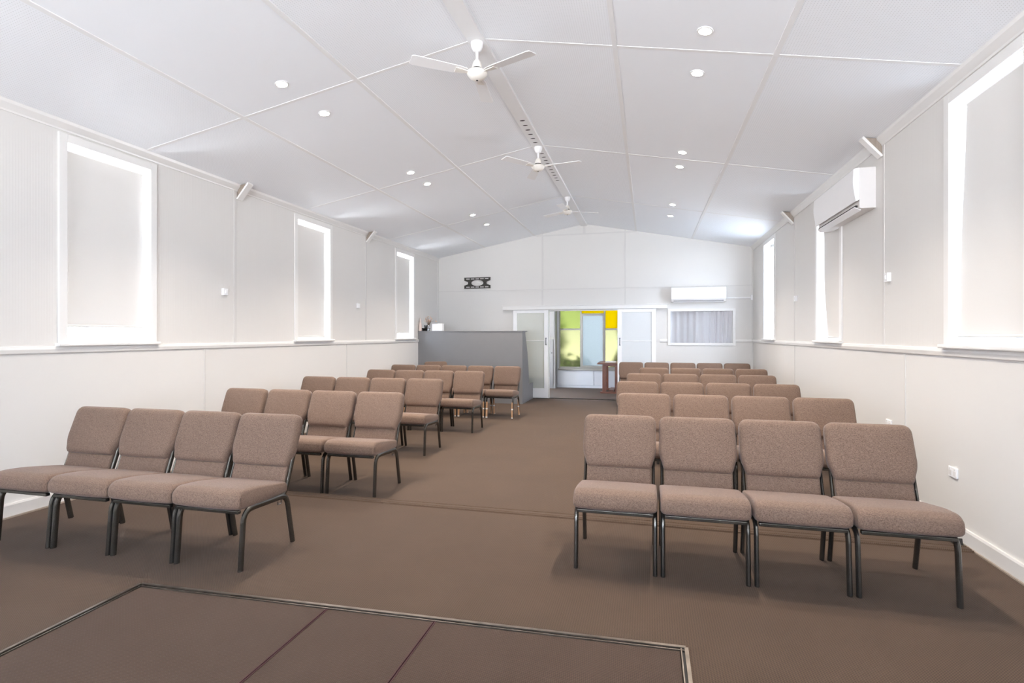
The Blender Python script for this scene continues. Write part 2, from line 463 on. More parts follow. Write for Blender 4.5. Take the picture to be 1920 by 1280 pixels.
# carpet gripper edges along the side walls
trim(MB().box(XL + .018, XL + .034, YN, YF, 0, .012), M['raw'])
trim(MB().box(XR - .032, XR - .018, YN, YF, 0, .010), M['raw'])
# wall joint strips
SY_L, SY_R = (5.79, 9.08), (5.93, 9.20)
b = MB()
for y in SY_L + (2.45, -0.8): b.box(XL, XL + .006, y - .022, y + .022, 1.40, 3.34)
for y in (5.306, 8.41, 2.2): b.box(XL, XL + .005, y - .012, y + .012, .11, 1.34)
trim(b, M['strip'])
b = MB()
for y in SY_R + (2.6, -0.7): b.box(XR - .006, XR, y - .022, y + .022, 1.40, 3.34)
for y in (5.484, 9.19, 2.3): b.box(XR - .005, XR, y - .012, y + .012, .11, 1.34)
trim(b, M['strip'])
b = MB()
for x in (-2.435, -0.509): b.box(x - .018, x + .018, YF - .012, YF, 2.2, ceil_z(x))
b.box(XL, XR, YF - .010, YF, 2.572, 2.592)
b.box(-2.65, -0.25, YF - .006, YF, 3.845, 3.875)
b.box(RX - .03, RX + .03, YF - .007, YF, 3.86, ZR - .01)
b.box(XL, XL + .03, YF - .03, YF, 1.4, 3.36); b.box(XR - .025, XR, YF - .025, YF, .1, 3.36)
trim(b, M['strip'])
# ceiling joint strips
def cslab(b, x0, x1, y0, y1, t):
    b.prism([(x0, ceil_z(x0)), (x1, ceil_z(x1)), (x1, ceil_z(x1) - t), (x0, ceil_z(x0) - t)], 'y', y0, y1)
b = MB()
for x in (-3.86, -2.625, -0.265, 0.95): cslab(b, x - .020, x + .020, YN, YF, .006)
for y in (-3.0 + .1, -0.9, 1.80, 4.50, 7.21, 9.92):
    cslab(b, XL + .05, RX - .06, y - .018, y + .018, .0025); cslab(b, RX + .06, XR - .05, y - .018, y + .018, .0025)
trim(b, M['cstrip'])
# ridge board with vent slots
b = MB()
b.prism([(RX - .073, ZR - .045), (RX + .073, ZR - .045), (RX + .073, ZR), (RX - .073, ZR)], 'y', YN, YF)
rb = trim(b, M['cstrip'])
b = MB(); y = 6.23
while y < 8.9:
    if abs(y - 7.17) > .12:
        b.add([(RX + .032 * math.cos(a), y + .016 * math.sin(a), ZR - .0462) for a in [k * PI / 6 for k in range(12)]], [tuple(range(12))])
    y += .15
b.build('vent_slots', M['dark'], rb)
# carpet joint bar across the hall and a smaller fold
b = MB()
for y0, w, h in ((4.385, .014, .011), (4.43, .045, .012), (4.475, .014, .011)):
    b.prism([(y0 - w, 0), (y0 + w, 0), (y0 + w * .5, h), (y0 - w * .5, h)], 'x', XL + .03, XR - .03)
trim(b, M['carpet'])

# ------------------------------------------------------------------ windows
def make_window(n, side, a, c):
    """sash window in a side wall; side -1 left, +1 right"""
    X = XL if side < 0 else XR
    w = struct(empty('window_%d' % n, (X, (a + c) / 2, WZ0)))
    hw = (c - a) / 2; H = WZ1 - WZ0; s = -side      # s points into the room
    def xr(p, q): return (min(s * p, s * q), max(s * p, s * q))
    f = MB(); cw = .075
    x0, x1 = xr(0, .02)
    f.box(x0, x1, -hw - cw, -hw, -.0, H + cw); f.box(x0, x1, hw, hw + cw, 0, H + cw); f.box(x0, x1, -hw, hw, H, H + cw)
    f.build('window_frame', M['trim'], w, bevel=.004)
    x0, x1 = xr(-.05, .055)
    MB().box(x0, x1, -hw - cw - .02, hw + cw + .02, -.03, 0).build('window_sill', M['trim'], w, bevel=.008)
    x0, x1 = xr(-.15, -.11); sw = .045
    f = MB()
    f.box(x0, x1, -hw, -hw + sw, 0, H); f.box(x0, x1, hw - sw, hw, 0, H)
    f.box(x0, x1, -hw + sw, hw - sw, 0, .07); f.box(x0, x1, -hw + sw, hw - sw, H - .05, H); f.box(x0, x1, -hw + sw, hw - sw, H / 2 - .02, H / 2 + .025)
    f.build('sash', M['white'], w)
    x0, x1 = xr(-.132, -.126)
    MB().box(x0, x1, -hw + sw, hw - sw, .07, H / 2 - .02).build('pane', M['pane'], w)
    MB().box(x0, x1, -hw + sw, hw - sw, H / 2 + .025, H - .05).build('pane', M['pane'], w)
    return w
n = 0
for side, L in ((-1, LW), (1, RW)):
    for a, c in L:
        n += 1; make_window(n, side, a, c)

def make_blind(side, y0t, y1t, y0b, y1b, zt, zb, label, curl=0.0, depth=.035):
    """roller blind hanging in the window recess (y range at the top and at the bottom)"""
    X = (XL - depth) if side < 0 else (XR + depth)
    s = -side
    r = thing('roller_blind', label, 'blind', (X, (y0t + y1t) / 2, zb), group=None)
    yc, zc = (y0t + y1t) / 2, zb
    nu, nv = 14, 24; fr, bk = [], []
    def pt(u, v, off):
        ya = y0b + (y0t - y0b) * v; yb = y1b + (y1t - y1b) * v
        y = ya + (yb - ya) * u
        x = .004 * math.sin(v * 9 + u * 3) * (1 - v)
        if curl:
            k = (1 - v) ** 2.2
            y = y - curl * k * u ** 1.5 * (yb - ya) * 1.0
            x += .10 * curl * k * math.sin(u * PI * 1.4) + .03 * curl * math.sin(v * 7) * u
        return (s * x + s * off, y - yc, zb + (zt - zb) * v - zc)
    vs = [pt(i / nu, j / nv, 0) for j in range(nv + 1) for i in range(nu + 1)] + [pt(i / nu, j / nv, -.0015) for j in range(nv + 1) for i in range(nu + 1)]
    W = nu + 1; K = W * (nv + 1); fs = []
    for j in range(nv):
        for i in range(nu):
            q = (j * W + i, j * W + i + 1, (j + 1) * W + i + 1, (j + 1) * W + i)
            fs.append(q); fs.append(tuple(t + K for t in reversed(q)))
    for i in range(nu):
        fs.append((i, i + K, i + 1 + K, i + 1)); a = nv * W; fs.append((a + i, a + i + 1, a + i + 1 + K, a + i + K))
    for j in range(nv):
        fs.append((j * W, (j + 1) * W, (j + 1) * W + K, j * W + K)); fs.append((j * W + nu, j * W + nu + K, (j + 1) * W + nu + K, (j + 1) * W + nu))
    MB().add(vs, fs).build('blind_fabric', M['blind'], r, smooth=True)
    MB().tube([pt(0, 0, 0), pt(.5, 0, 0), pt(1, 0, 0)], .007, .012, side=(1, 0, 0), n=8).build('bottom_bar', M['blind'], r, smooth=True)
    MB().tube([(s * -.015, y0t - yc - .01, zt - zc + .002), (s * -.015, y1t - yc + .025, zt - zc + .002)], .015, n=12).build('roller_tube', M['white'], r, smooth=True)
    for yy in (y0t - yc - .014, y1t - yc + .026):
        MB().box(s * -.015 - .016, s * -.015 + .016, yy - .002, yy + .002, zt - zc - .02, zt - zc + .03).build('mounting_bracket', M['white'], r)
    return r
make_blind(-1, 3.765, 4.525, 3.765, 4.525, 3.175, 1.585, 'cream roller blind on the nearest left window, bright gap under its hem')
make_blind(-1, 7.07, 7.80, 7.07, 7.80, 3.17, 1.475, 'cream roller blind on the middle left window, pulled right down to the sill')
make_blind(-1, 10.36, 11.05, 10.36, 11.05, 3.17, 1.55, 'cream roller blind on the far left window beside the grey partition')
make_blind(1, 3.93, 4.60, 3.93, 4.715, 3.175, 1.495, 'cream roller blind on the nearest right window, hanging slightly askew')
make_blind(1, 7.16, 7.90, 7.16, 7.92, 3.175, 1.475, 'buckled cream roller blind curling at its hem, below the side wall air conditioner', curl=.2)

# unseen rear windows behind the camera (unshaded), added to let in fill daylight
for a, c in ADDED_REAR:
    n += 1
    w = struct(empty('window_%d' % n, ((a + c) / 2, YN, .8)))
    hw = (c - a) / 2
    f = MB()
    f.box(-hw, -hw + .06, -.1, -.04, 0, 2.3).box(hw - .06, hw, -.1, -.04, 0, 2.3).box(-hw + .06, hw - .06, -.1, -.04, 0, .06).box(-hw + .06, hw - .06, -.1, -.04, 2.24, 2.3).box(-.025, .025, -.1, -.04, .06, 2.24)
    f.build('window_frame', M['trim'], w)
    MB().box(-hw + .06, hw - .06, -.075, -.069, .06, 2.24).build('pane', M['pane'], w)

# ------------------------------------------------------------------ sliding doors, header track, far window
trim(MB().box(-3.39, 0.42, YF - .10, YF, 2.10, 2.19).box(-3.41, 0.44, YF - .115, YF, 2.185, 2.20), M['trim'], bevel=.003)
trim(MB().box(DO[0] - .0, DO[0] + .02, YF - .0, YF + .12, 0, 2.09).box(DO[1] - .02, DO[1], YF, YF + .12, 0, 2.09).box(DO[0] + .02, DO[1] - .02, YF, YF + .12, 2.07, 2.09), M['trim'])
def sliding_door(n, x0, x1, mat_g, handle_x):
    d = struct(empty('door_%d' % n, ((x0 + x1) / 2, YF - .05, 0)))
    hw = (x1 - x0) / 2; z0, z1 = .018, 2.095; sw = .095
    f = MB()
    f.box(-hw, -hw + sw, -.02, .02, z0, z1).box(hw - sw, hw, -.02, .02, z0, z1)
    f.box(-hw + sw, hw - sw, -.02, .02, z0, .24).box(-hw + sw, hw - sw, -.02, .02, 2.02, z1).box(-hw + sw, hw - sw, -.012, .012, 1.357, 1.373)
    f.build('door_frame', M['white'], d, bevel=.003)
    MB().box(-hw + sw, hw - sw, -.004, .004, .24, 1.357).build('glass_pane', mat_g, d)
    MB().box(-hw + sw, hw - sw, -.004, .004, 1.373, 2.02).build('glass_pane', mat_g, d)
    h = MB(); hx = handle_x - (x0 + x1) / 2
    h.tube([(hx, -.02, 1.27), (hx, -.05, 1.285), (hx, -.058, 1.35), (hx, -.05, 1.415), (hx, -.02, 1.43)], .008, n=8)
    h.lathe([(.0, -.008), (.018, -.006), (.018, .006), (0, .008)], (hx, -.024, 1.27), 10).lathe([(.0, -.008), (.018, -.006), (.018, .006), (0, .008)], (hx, -.024, 1.43), 10)
    h.build('pull_handle', M['chrome'], d, smooth=True)
    return d
sliding_door(1, -3.135, -2.285, M['doorglass'], -2.335)
sliding_door(2, -0.675, 0.175, M['pebble'], -0.625)

n += 1
w = struct(empty('window_%d' % n, ((CW[0] + CW[1]) / 2, YF, CW[2])))
hw = (CW[1] - CW[0]) / 2; H = CW[3] - CW[2]
f = MB(); e = .055
f.box(-hw - e, -hw, -.02, .0, -e, H + e).box(hw, hw + e, -.02, 0, -e, H + e).box(-hw, hw, -.02, 0, H, H + e).box(-hw, hw, -.02, 0, -e, 0)
f.build('window_frame', M['trim'], w, bevel=.003)
MB().box(-hw, hw, .03, .036, 0, H).build('pane', M['pane'], w)
def make_curtain(x0, x1, label, lean, seed, dy=0.0):
    rnd = random.Random(seed)
    y = YF + .17 + dy
    o = MB(); nu, nv = 90, 14; xs = []
    ph = [rnd.uniform(0, 6) for _ in range(4)]
    front = []
    for j in range(nv + 1):
        v = j / nv
        for i in range(nu + 1):
            u = i / nu
            wob = .022 * math.sin(u * 34 + ph[0] + 2.2 * math.sin(u * 5 + ph[3]) + lean * (1 - v) * 2) + .012 * math.sin(u * 13 + ph[1]) + .005 * math.sin(u * 71 + ph[2])
            xx = x0 + (x1 - x0) * u + lean * (1 - v) * u * .18
            front.append((xx, y - wob, 1.20 + .98 * v))
    K = len(front); W = nu + 1
    vs = front + [(a, c + .003, d) for a, c, d in front]; fs = []
    for j in range(nv):
        for i in range(nu):
            q = (j * W + i, j * W + i + 1, (j + 1) * W + i + 1, (j + 1) * W + i)
            fs += [q, tuple(t + K for t in reversed(q))]
    cc = o.add(vs, fs).build('curtain', M['curtain'], None, smooth=True)
    return tag(cc, label, 'curtain', None)
make_curtain(0.40, 1.32, 'gathered grey curtain filling the left part of the small far window', 0.0, 3)
make_curtain(1.275, 1.92, 'gathered grey curtain filling the right part of the small far window', -0.35, 8, .09)

# lobby window wall with coloured panes
n += 1
w = struct(empty('window_%d' % n, (0, YB, 0)))
f = MB(); y0, y1 = -.01, .06
def bar(x0, x1, z0, z1, d=0.0): f.box(x0, x1, y0 - d, y1, z0, z1)
bar(-2.49, -2.45, .555, 2.24); bar(-.54, -.50, .555, 2.24); bar(-1.875, -1.835, .555, 2.24); bar(-1.205, -1.165, .555, 2.24)
for x0, x1 in ((-2.45, -1.875), (-1.835, -1.205), (-1.165, -.54)):
    bar(x0, x1, .555, .60); bar(x0, x1, 2.20, 2.24)
bar(-2.45, -1.875, 1.64, 1.69); bar(-1.165, -.54, 1.64, 1.69); bar(-1.835, -1.205, 2.08, 2.115)
f.build('window_frame', M['gframe'], w)
f = MB()
for x0, x1, z0, z1 in ((-1.835, -1.80, .60, 2.08), (-1.24, -1.205, .60, 2.08), (-1.80, -1.24, .60, .635), (-1.80, -1.24, 2.045, 2.08)):
    f.box(x0, x1, y0 - .015, y0 + .03, z0, z1)
f.build('casement_sash', M['gframe'], w)
for nm, m, x0, x1, z0, z1, lab in (('glass_pane', 'lime', -2.45, -1.875, 1.69, 2.20, 'lime green obscured glass pane'), ('glass_pane', 'yellow', -2.45, -1.875, .60, 1.64, 'pale yellow obscured glass pane'),
        ('glass_pane', 'amber', -1.835, -1.205, 2.115, 2.20, 'amber glass strip'), ('glass_pane', 'frost', -1.80, -1.24, .635, 2.045, 'frosted white glass pane'),
        ('glass_pane', 'amber', -1.165, -.54, 1.69, 2.20, 'amber obscured glass pane'), ('glass_pane', 'yellow', -1.165, -.54, .60, 1.64, 'pale yellow obscured glass pane')):
    tag(MB().box(x0, x1, .02, .026, z0, z1).build(nm, M[m], w), lab)
tag(MB().box(-2.50, -.45, -.07, .01, .50, .555).build('window_sill', M['gframe'], w, bevel=.004), 'grey window sill')
# unseen openings added to bring more daylight into the lobby (beside the seen part)
for x0, x1, z0, z1 in ((-4.9, -3.45, .5, 2.45), (0.9, 1.9, 1.0, 2.2)):
    n += 1
    w = struct(empty('window_%d' % n, ((x0 + x1) / 2, YB, z0)))
    hw, H = (x1 - x0) / 2, z1 - z0
    MB().box(-hw, -hw + .05, 0, .06, 0, H).box(hw - .05, hw, 0, .06, 0, H).box(-hw + .05, hw - .05, 0, .06, 0, .05).box(-hw + .05, hw - .05, 0, .06, H - .05, H).build('window_frame', M['gframe'], w)
    MB().box(-hw + .05, hw - .05, .02, .026, .05, H - .05).build('pane', M['pane'], w)
trim(MB().box(-2.53, -1.49, YB - .02, YB, .075, .495).box(-1.47, -.45, YB - .02, YB, .075, .495), M['lining'], bevel=.004)
trim(MB().box(-2.53, 0.26, YB - .035, YB, 0, .065), M['lining'])

# ------------------------------------------------------------------ lobby furniture
c = thing('cupboard', 'tall grey cupboard beside the coloured glass window in the lobby', 'cupboard', (-2.95, 15.16, 0))
MB().box(-.42, .42, -.16, .195, 0.0, 2.3).build('carcass', M['cupboard'], c)
MB().box(-.40, .36, -.185, -.162, .07, 1.37).build('door', M['cupboard'], c, bevel=.004)
MB().box(-.40, .40, -.185, -.162, 1.45, 2.28).build('door', M['cupboard'], c, bevel=.004)
MB().box(-.40, .40, -.18, -.162, 1.385, 1.435).build('rail', M['gframe'], c)
k = MB().lathe([(.0, -.03), (.012, -.026), (.016, -.014), (.007, -.004), (.007, 0.0)], (0, 0, 0), 12)
k.xf(Matrix.Translation((.32, -.186, 1.0)) @ Matrix.Rotation(-PI / 2, 4, 'X') ).build('knob', M['chrome'], c, smooth=True)

t = thing('table', 'small red-brown timber trestle table in the lobby doorway', 'table', (-0.925, 14.5, 0))
MB().box(-.345, .345, -.52, .52, .745, .785).build('tabletop', M['table'], t, bevel=.004)
for ys in (-.44, .44):
    q = MB()
    MB().box(-.215, -.125, ys - .04, ys + .04, .05, .70).build('leg', M['table'], t, bevel=.003)
    MB().box(.10, .185, ys - .04, ys + .04, .05, .70).build('leg', M['table'], t, bevel=.003)
    MB().box(-.215, .215, ys - .04, ys + .04, .70, .745).build('top_rail', M['table'], t, bevel=.003)
    MB().box(-.27, .27, ys - .06, ys + .06, 0, .05).build('foot_board', M['table'], t, bevel=.004)
MB().box(-.06, .06, -.40, .40, .055, .08).build('stretcher', M['table'], t)
tag(MB().box(-.13, .13, -.18, .18, 0, .025).build('paper_stack', M['paper'], None, loc=(-.95, 14.42, .785)), 'stack of white paper lying on the timber table in the lobby', 'paper')

# ------------------------------------------------------------------ grey partition and the things on it
p = thing('partition', 'mid grey chest-high partition screen against the far left wall', 'partition', (-3.875, 11.45, 0))
MB().box(-1.222, 1.225, -.03, .03, 0, 1.575).build('screen_panel', M['grey'], p)
prof = [(0.03, 0.0), (1.12, 0.0), (1.12, .37), (.66, .37), (.60, .70), (.48, 1.10), (.36, 1.35), (.22, 1.575), (.03, 1.575)]
MB().prism(prof, 'x', 1.19, 1.225).build('side_wing', M['grey'], p)
MB().box(-1.222, 1.19, .03, .42, 1.545, 1.575).build('shelf', M['grey'], p)
MB().box(-1.222, 1.235, -.04, .42, 1.575, 1.595).build('capping', M['grey'], p, bevel=.003)
PT = 1.596
o = MB().lathe([(0, 0), (.033, 0), (.036, .02), (.036, .12), (.03, .16), (.014, .20), (.012, .27), (.015, .29), (0, .29)], (0, 0, 0), 18).build('bottle', M['peach'], None, smooth=True, loc=(-5.05, 11.43, PT))
tag(o, 'pale peach ceramic bottle at the wall end of the grey partition', 'bottle')
o = MB().lathe([(0, 0), (.085, 0), (.088, .012), (.075, .022), (.10, .045), (.104, .062), (.09, .058), (.07, .034), (0, .03)], (0, 0, 0), 24).build('dish', M['black'], None, smooth=True, loc=(-4.97, 11.57, PT))
tag(o, 'shallow black dish on the grey partition, under a smoky glass', 'dish')
o = MB().lathe([(0, 0), (.036, 0), (.040, .10), (.037, .10), (.034, .006), (0, .006)], (0, 0, 0), 18).build('tumbler', M['smoke'], None, smooth=True, loc=(-4.97, 11.57, PT + .034))
tag(o, 'small smoky glass tumbler standing in the black dish', 'glass')
v = thing('vase', 'clear glass vase with dried flowers on the grey partition', 'vase', (-4.86, 11.46, PT))
MB().lathe([(0, 0), (.032, 0), (.036, .03), (.024, .09), (.028, .14), (.025, .14), (.021, .09), (.032, .03), (0, .008)], (0, 0, 0), 18).build('vase_body', M['clear'], v, smooth=True)
b = MB(); pb = []
for k in range(26):
    a = random.uniform(0, 2 * PI); r = random.uniform(.02, .11); h = random.uniform(.20, .33) - r * .35
    e = Vector((r * math.cos(a), r * math.sin(a) * .7, h))
    b.tube([(random.uniform(-.012, .012), random.uniform(-.012, .012), .02), (e.x * .25, e.y * .25, .13), tuple(e)], .0018, n=5)
    pb.append(e)
b.tube([(0, 0, .1), (.06, 0, .20), (.13, 0, .225), (.19, .01, .21)], .003, n=5)
b.build('stems', M['stem'], v)
for e in pb + [Vector((.17, .005, .215)), Vector((.185, 0, .205))]:
    b = MB()
    for q in range(5):
        d = Vector((random.uniform(-1, 1), random.uniform(-1, 1), random.uniform(-.4, 1))).normalized()
        s1 = d.orthogonal().normalized() * random.uniform(.006, .012); tip = e + d * random.uniform(.014, .03)
        n3 = d.cross(s1).normalized() * .002
        b.add([e, e + s1 + d * .012, tip, e - s1 + d * .012, e + n3 + d * .01, e - n3 + d * .01], [(0, 1, 4), (1, 2, 4), (2, 3, 4), (3, 0, 4), (1, 0, 5), (2, 1, 5), (3, 2, 5), (0, 3, 5)])
    b.build('dried_flower', M['petal'], v)
o = thing('letter_box', 'plain white card box at the right of the dried flowers on the partition', 'box', (-4.665, 11.55, PT))
MB().box(-.125, .125, -.06, .06, 0, .145).build('box_body', M['white'], o, bevel=.006)
MB().box(-.128, .128, -.063, .063, .145, .165).build('lid', M['white'], o, bevel=.006)

# ------------------------------------------------------------------ wall fittings
def air_conditioner(x_len, depth, h, label, loc, rz):
    a = thing('air_conditioner', label, 'air conditioner', loc, rz)
    L = x_len / 2
    body = [(0, 0), (-depth * .62, 0.0), (-depth * .70, .01), (-depth * .70, h), (0, h)]
    MB().prism([(y, z) for y, z in body], 'x', -L, L).build('housing', M['acshade'], a, bevel=.004)
    front = round_poly([(-depth * .70, h * .22, 0), (-depth * .70, h, .0), (-depth * .96, h * .985, .02), (-depth, h * .6, .05), (-depth * .86, h * .16, .02)][::-1], 4)
    MB().prism(front, 'x', -L - .002, L + .002).build('front_panel', M['white'], a, bevel=.003)
    MB().box(-L + .05, L - .05, -depth * .80, -depth * .70, h * .055, h * .10).build('air_outlet', M['dark'], a)
    MB().add([(-L + .05, -depth * .84, h * .045), (L - .05, -depth * .84, h * .045), (L - .05, -depth * .56, -.012), (-L + .05, -depth * .56, -.012),
              (-L + .05, -depth * .84, h * .06), (L - .05, -depth * .84, h * .06), (L - .05, -depth * .56, .004), (-L + .05, -depth * .56, .004)],
             [(0, 1, 2, 3), (4, 7, 6, 5), (0, 4, 5, 1), (1, 5, 6, 2), (2, 6, 7, 3), (3, 7, 4, 0)]).build('louvre', M['white'], a)
    return a
air_conditioner(1.14, .21, .325, 'white split air conditioner on the far wall above the curtained window', (1.07, YF, 2.228), 0)
air_conditioner(1.33, .21, .41, 'white split air conditioner high on the right wall, over the buckled blind', (XR, 6.775, 2.775), -PI / 2)
o = thing('pipe', 'white pipe duct running from the far air conditioner to the right corner', 'pipe', (1.93, YF - .025, 2.31))
MB().tube([(-.285, 0, 0), (0, 0, -.004), (.225, 0, 0)], .016, n=10, side=(0, 0, 1)).build('duct', M['white'], o, smooth=True)
MB().box(.225, .262, -.045, .02, -.055, .055).build('end_cap', M['white'], o, bevel=.006)

# tv wall plate
o = thing('wall_mount', 'empty black steel television wall plate high on the far wall', 'wall mount', (-4.053, YF, 2.776))
outer = [(-.336, -.132), (.336, -.132), (.336, -.06), (.245, -.03), (.235, 0), (.245, .03), (.336, .06), (.336, .132), (-.336, .132), (-.336, .06), (-.245, .03), (-.235, 0), (-.245, -.03), (-.336, -.06)]
# plate with an oval hole: ring sectors between outer outline samples and the oval
def outline_at(a):
    d = (math.cos(a), math.sin(a)); best = None
    for i in range(len(outer)):
        p, q = outer[i], outer[(i + 1) % len(outer)]
        ex, ey = q[0] - p[0], q[1] - p[1]; det = d[0] * -ey + d[1] * ex
        if abs(det) < 1e-9: continue
        t = (p[0] * -ey + p[1] * ex) / det; s = (d[0] * p[1] - d[1] * p[0]) / det
        if t > 0 and -1e-6 <= s <= 1 + 1e-6 and (best is None or t > best): best = t
    return (d[0] * best, d[1] * best)
angs = sorted(set([k * 2 * PI / 72 for k in range(72)] + [math.atan2(p[1], p[0]) % (2 * PI) for p in outer]))
ring_o = [outline_at(a) for a in angs]; ring_i = [(.155 * math.cos(a), .072 * math.sin(a)) for a in angs]
b = MB(); m_ = len(angs); vs = []
for yy in (-.022, -.016):
    vs += [(x, yy, z) for x, z in ring_o] + [(x, yy, z) for x, z in ring_i]
fs = []
for k in range(m_):
    j = (k + 1) % m_
    fs += [(k, j, m_ + j, m_ + k), (2 * m_ + k, 3 * m_ + k, 3 * m_ + j, 2 * m_ + j), (k, 2 * m_ + k, 2 * m_ + j, j), (m_ + k, m_ + j, 3 * m_ + j, 3 * m_ + k)]
b.add(vs, fs).build('mounting_plate', M['bracket'], o)
for z in (-.128, .128):
    MB().box(-.336, .336, -.034, -.0005, z - .007, z + .007).build('flange', M['bracket'], o)
for z in (-.10, .10):
    for k in range(5):
        x = -.24 + k * .12
        MB().box(x - .045, x + .045, -.0228, -.0222, z - .009, z + .009).build('slot', M['strip'], o)

def plate(label, cat, loc, rz, w_, h_, d_, kind):
    o = thing(kind, label, cat, loc, rz)
    MB().box(-w_ / 2, w_ / 2, -d_, 0, -h_ / 2, h_ / 2).build('cover_plate', M['white'], o, bevel=.003)
    return o
# local -y faces into the room: left wall rz=+90deg, right wall rz=-90deg
for lab, x, y, z, rz in (('small white wall switch box on the left wall, nearer of the two', XL, 5.60, 2.035, PI / 2), ('small white wall switch box on the left wall, nearer the grey partition', XL, 8.77, 2.03, PI / 2),
                         ('small white wall switch box on the right wall below the air conditioner side', XR, 5.80, 2.045, -PI / 2), ('small white wall switch box on the right wall near the far bright window', XR, 9.06, 2.06, -PI / 2)):
    o = plate(lab, 'switch', (x, y, z), rz, .075, .085, .035, 'wall_switch')
    MB().box(-.012, .012, -.043, -.035, -.02, .02).build('rocker', M['white'], o, bevel=.002)
for lab, y, z in (('white double power point low on the right wall beside the front row', 4.695, .478), ('white power point on the right wall behind the front row', 5.80, .665)):
    o = plate(lab, 'power point', (XR, y, z), -PI / 2, .115, .075, .012, 'power_outlet')
    for s in (-1, 1):
        MB().box(s * .03 - .018, s * .03 + .018, -.0145, -.012, -.022, .012).build('socket', M['acshade'], o)
        MB().box(s * .03 - .006, s * .03 + .006, -.017, -.012, .018, .03).build('switch', M['trim'], o)

# timber brackets bridging wall and ceiling
for lab, side, y in (('white timber bracket where left wall meets ceiling, nearer the big blind', -1, 5.85), ('white timber bracket where left wall meets ceiling, further down the hall', -1, 9.11),
                     ('white timber bracket where right wall meets ceiling, nearer beside the air conditioner', 1, 5.98), ('white timber bracket where right wall meets ceiling, beyond the air conditioner', 1, 9.25)):
    X = XL if side < 0 else XR; s = -side
    o = thing('bracket', lab, 'bracket', (X, y, 3.25))
    zt = ceil_z(X + s * .17) - 3.25
    MB().prism([(s * .0, -.01), (s * .02, -.02), (s * .185, zt - .02), (s * .17, zt)], 'y', -.045, .045).build('diagonal_plate', M['trim'], o)
    MB().prism([(s * .001, .0), (s * .16, zt - .012), (s * .001, zt - .035)], 'y', -.03, .03).build('core_block', M['raw'], o)

# ------------------------------------------------------------------ ceiling fans
def blade_mb(ang, tilt=.16):
    b = MB()
    pts = [(.10, -.035), (.16, -.05), (.56, -.062), (.585, -.05), (.585, .05), (.56, .062), (.16, .05), (.10, .035)]
    b.prism(pts, 'z', -.003, .003)
    return b.xf(Matrix.Rotation(ang, 4, 'Z') @ Matrix.Rotation(tilt, 4, 'X'))
FANS = ((4.48, (218, 338, 98), 'white three-blade ceiling fan nearest the camera, on the ridge board'), (7.17, (-8, 112, 232), 'white three-blade ceiling fan halfway down the ridge board'), (9.90, (25, 145, 265), 'white three-blade ceiling fan furthest away, above the far end'))
for y, an, lab in FANS:
    f = thing('ceiling_fan', lab, 'fan', (RX, y, ZR - .045), group=None)
    MB().lathe([(0, 0), (.055, 0), (.052, -.03), (.038, -.065), (.022, -.078), (0, -.078)], n=24).build('canopy', M['white'], f, smooth=True)
    MB().lathe([(.0, -.07), (.012, -.07), (.012, -.165), (0, -.165)], n=12).build('down_rod', M['white'], f, smooth=True)
    MB().lathe([(0, -.150), (.022, -.152), (.036, -.175), (.046, -.212), (.046, -.222), (0, -.222)], n=28).build('upper_cover', M['cream'], f, smooth=True)
    MB().lathe([(0, -.222), (.042, -.222), (.042, -.236), (0, -.236)], n=24).build('vent_ring', M['dark'], f, smooth=True)
    MB().lathe([(0, -.236), (.05, -.236), (.085, -.25), (.092, -.262), (.088, -.275), (.07, -.30), (.045, -.317), (.02, -.324), (0, -.324)], n=32).build('motor', M['cream'], f, smooth=True)
    MB().lathe([(0, -.3235), (.009, -.3245), (.007, -.330), (0, -.331)], n=12).build('centre_cap', M['dark'], f, smooth=True)
    for a in an:
        mb = blade_mb(math.radians(a)); mb.xf(Matrix.Translation((0, 0, -.262)))
        bl = mb.build('blade', M['white'], f)
        MB().prism([(.07, -.015), (.20, -.03), (.20, .03), (.07, .015)], 'z', -.006, .0).xf(Matrix.Translation((0, 0, -.262)) @ Matrix.Rotation(math.radians(a), 4, 'Z') @ Matrix.Rotation(.16, 4, 'X') @ Matrix.Translation((0, 0, -.004))).build('blade_arm', M['cream'], bl)

# ------------------------------------------------------------------ downlights
DL = []
words = {4.20: 'nearest the camera', 4.86: 'just past the first cross strip', 6.92: 'before the second cross strip', 7.50: 'past the second cross strip', 9.65: 'before the third cross strip', 10.55: 'furthest, past the third cross strip'}
for x, nm in ((-3.20, 'left'), (0.41, 'right')):
    for y in (4.20, 4.86, 6.92, 7.50, 9.65, 10.55):
        DL.append((x, y, 'lit recessed downlight on the %s ceiling slope, %s' % (nm, words[y]), True))
for x, y, lab, seen in DL:
    z = ceil_z(x)
    sl = math.atan2((ZR - ZW), (RX - XL))
    o = thing('downlight', lab, 'downlight', (x, y, z), group='downlights behind the camera' if not seen else None)
    o.rotation_euler = (0, -sl if x < RX else math.atan2(ZR - ZW, XR - RX), 0)
    MB().lathe([(.044, -.001), (.06, -.001), (.058, -.007), (.046, -.009), (.044, -.001)], n=24).build('trim_ring', M['white'], o, smooth=True)
    MB().lathe([(0, -.002), (.045, -.002), (.045, -.006), (0, -.007)], n=20).build('lamp', M['lamp'], o)

